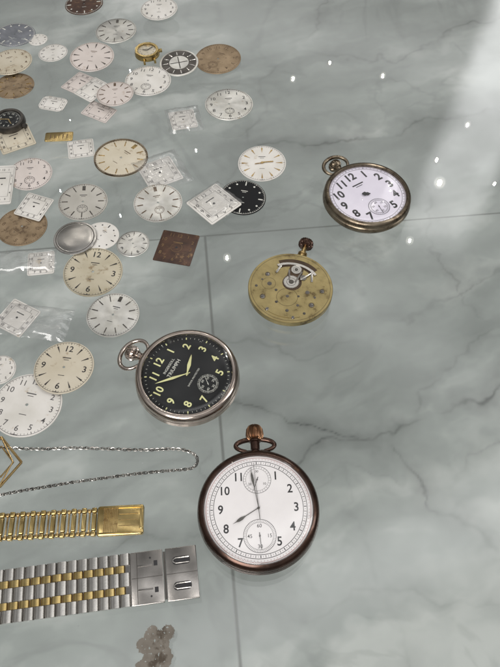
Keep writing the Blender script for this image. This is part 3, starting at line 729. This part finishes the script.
rv=math_(nt,'ABSOLUTE',math_(nt,'SUBTRACT',n2.outputs[0],.5)); mr=N(nt,'ShaderNodeMapRange'); mr.interpolation_type='SMOOTHSTEP'; mr.inputs[1].default_value=0; mr.inputs[2].default_value=.045; mr.inputs[3].default_value=.15; mr.inputs[4].default_value=0; L(nt,rv,mr.inputs[0])
vt=math_(nt,'MAXIMUM',math_(nt,'MULTIPLY',av.outputs['Fac'],.80),mr.outputs[0],True)
mx=N(nt,'ShaderNodeMix',data_type='RGBA'); L(nt,vt,mx.inputs[0]); L(nt,cr.outputs[0],mx.inputs[6]); mx.inputs[7].default_value=(.095,.10,.098,1)
sep=N(nt,'ShaderNodeSeparateXYZ'); L(nt,tc.outputs['Object'],sep.inputs[0])
def lined(p,q):
    a=P(*p,ZF); c=P(*q,ZF); d=(c-a); n_=Vector((-d.y,d.x)).normalized(); k=n_.x*a.x+n_.y*a.y
    return math_(nt,'SUBTRACT',math_(nt,'ADD',math_(nt,'MULTIPLY',sep.outputs[0],n_.x),math_(nt,'MULTIPLY',sep.outputs[1],n_.y)),k)
dv=lined((205,237),(240,660)); dh=lined((0,252),(500,213))
def soft(d,w): 
    r=N(nt,'ShaderNodeMapRange'); r.inputs[1].default_value=w*.4; r.inputs[2].default_value=w*1.6; r.inputs[3].default_value=1; r.inputs[4].default_value=0; L(nt,math_(nt,'ABSOLUTE',d),r.inputs[0]); return r.outputs[0]
below=math_(nt,'LESS_THAN',dh,0.0)
g=math_(nt,'MAXIMUM',math_(nt,'MULTIPLY',soft(dv,.0016),below),math_(nt,'MULTIPLY',soft(dh,.0012),.85))
m3=N(nt,'ShaderNodeMix',data_type='RGBA'); L(nt,math_(nt,'MULTIPLY',g,.7),m3.inputs[0]); L(nt,mx.outputs[2],m3.inputs[6]); m3.inputs[7].default_value=(.12,.12,.115,1)
L(nt,m3.outputs[2],bs.inputs['Base Color']); bs.inputs['Roughness'].default_value=.45; bs.inputs['Specular IOR Level'].default_value=.2
fl.data.materials.append(m)
# ---------------- lighting
def mdir(px,py):
    d=(P(px,py,0)-CAM).normalized(); d.z=-d.z; return d
def mirror(px,py,hz):
    p=P(px,py,0); d=mdir(px,py); return p+d*(hz/d.z)
w=D.worlds.new("World"); SC.world=w; w.use_nodes=True; nt=w.node_tree; bg=nt.nodes['Background']
tc=N(nt,'ShaderNodeTexCoord'); G=tc.outputs['Generated']; sp=N(nt,'ShaderNodeSeparateXYZ'); L(nt,G,sp.inputs[0])
cr=N(nt,'ShaderNodeValToRGB'); e0=cr.color_ramp.elements; e0[0].position=.0; e0[0].color=(.07,.066,.062,1); e0[1].position=.9; e0[1].color=(.60,.60,.595,1)
x=cr.color_ramp.elements.new(.35); x.color=(.22,.215,.20,1)
L(nt,sp.outputs[2],cr.inputs[0])
ns=N(nt,'ShaderNodeTexNoise'); ns.inputs['Scale'].default_value=3.0; ns.inputs['Detail'].default_value=3; L(nt,G,ns.inputs[0])
mn=N(nt,'ShaderNodeMapRange'); mn.inputs[1].default_value=.38; mn.inputs[2].default_value=.62; mn.inputs[3].default_value=.35; mn.inputs[4].default_value=1.4; L(nt,ns.outputs[0],mn.inputs[0])
strength=mn.outputs[0]
ns2=N(nt,'ShaderNodeTexNoise'); ns2.inputs['Scale'].default_value=9.0; ns2.inputs['Detail'].default_value=3; L(nt,G,ns2.inputs[0])
brk=N(nt,'ShaderNodeMapRange'); brk.inputs[1].default_value=.35; brk.inputs[2].default_value=.65; brk.inputs[3].default_value=.55; brk.inputs[4].default_value=1.25; L(nt,ns2.outputs[0],brk.inputs[0])
def dot(v):
    n=N(nt,'ShaderNodeVectorMath',operation='DOT_PRODUCT'); L(nt,G,n.inputs[0]); n.inputs[1].default_value=v; return n.outputs['Value']
def band(pa,pb,wd,amp,ext,pw=2.5):
    a=mdir(*pa); c=mdir(*pb); nrm=a.cross(c).normalized(); mid=(a+c).normalized()
    x1=math_(nt,'POWER',math_(nt,'MULTIPLY',math_(nt,'ABSOLUTE',dot(nrm)),1/wd),pw)
    e1=math_(nt,'POWER',2.718,math_(nt,'MULTIPLY',x1,-1.0))
    r=N(nt,'ShaderNodeMapRange'); r.interpolation_type='SMOOTHSTEP'; r.inputs[1].default_value=math.cos(ext*1.3); r.inputs[2].default_value=math.cos(ext*.6); L(nt,dot(mid),r.inputs[0])
    return math_(nt,'MULTIPLY',math_(nt,'MULTIPLY',e1,r.outputs[0]),amp)
bs_=[math_(nt,'MULTIPLY',band((525,20),(462,170),.048,3.1,.2,6),brk.outputs[0]),band((250,620),(520,500),.06,1.9,.45),band((330,300),(520,420),.05,.6,.35),band((200,20),(420,60),.04,.6,.3)]
tot=bs_[0]
for x in bs_[1:]: tot=math_(nt,'ADD',tot,x)
mm=N(nt,'ShaderNodeVectorMath',operation='SCALE'); L(nt,cr.outputs[0],mm.inputs[0]); L(nt,strength,mm.inputs[3])
cb=N(nt,'ShaderNodeCombineXYZ'); [L(nt,tot,cb.inputs[i]) for i in range(3)]
ad=N(nt,'ShaderNodeVectorMath',operation='ADD'); L(nt,mm.outputs[0],ad.inputs[0]); L(nt,cb.outputs[0],ad.inputs[1]); L(nt,ad.outputs[0],bg.inputs[0]); bg.inputs[1].default_value=1.0
# ceiling downlights: some get an added dim, larger light imitating lens bloom
for (px,py,rr,pw,hl) in [(440,182,.009,7,.10),(437,159,.005,2,0),(468,124,.005,3,.03),(410,240,.006,4,.04),(383,75,.005,4,.03),(293,78,.005,3,.03),(343,236,.004,2,0),(227,257,.006,4,.04),(22,268,.005,2,0),(330,62,.004,2,0),(495,183,.004,2,0),(196,150,.004,2,0),(70,120,.004,2,0),(130,70,.004,2,0),(60,190,.004,2,0),(120,215,.004,2,0)]:
    l=D.lights.new('ceiling_lamp','POINT'); l.energy=pw; l.shadow_soft_size=rr; l.color=(1,.95,.87)
    o=D.objects.new('ceiling_lamp',l); COL.objects.link(o); o.location=mirror(px,py,2.2)
    if hl:
        l=D.lights.new('lamp_bloom','POINT'); l.shadow_soft_size=rr*3.2; l.energy=hl; l.color=(1,.95,.87)
        o2=D.objects.new('lamp_bloom',l); COL.objects.link(o2); o2.location=o.location
def area(name,loc,tgt,sx,sy,pw,col=(1,.97,.94)):
    l=D.lights.new(name,'AREA'); l.shape='RECTANGLE'; l.size=sx; l.size_y=sy; l.energy=pw; l.color=col
    o=D.objects.new(name,l); COL.objects.link(o); o.location=loc; o.rotation_euler=(Vector(tgt)-Vector(loc)).to_track_quat('-Z','Y').to_euler(); return o
area('added_softbox',(-.6,-1.3,2.0),(0,.3,0),1.2,1.2,44)  # unseen softbox added behind the camera as soft main light
area('added_softbox',(1.8,.2,1.8),(0,.3,0),.5,1.6,15)  # second unseen softbox, added from the right side
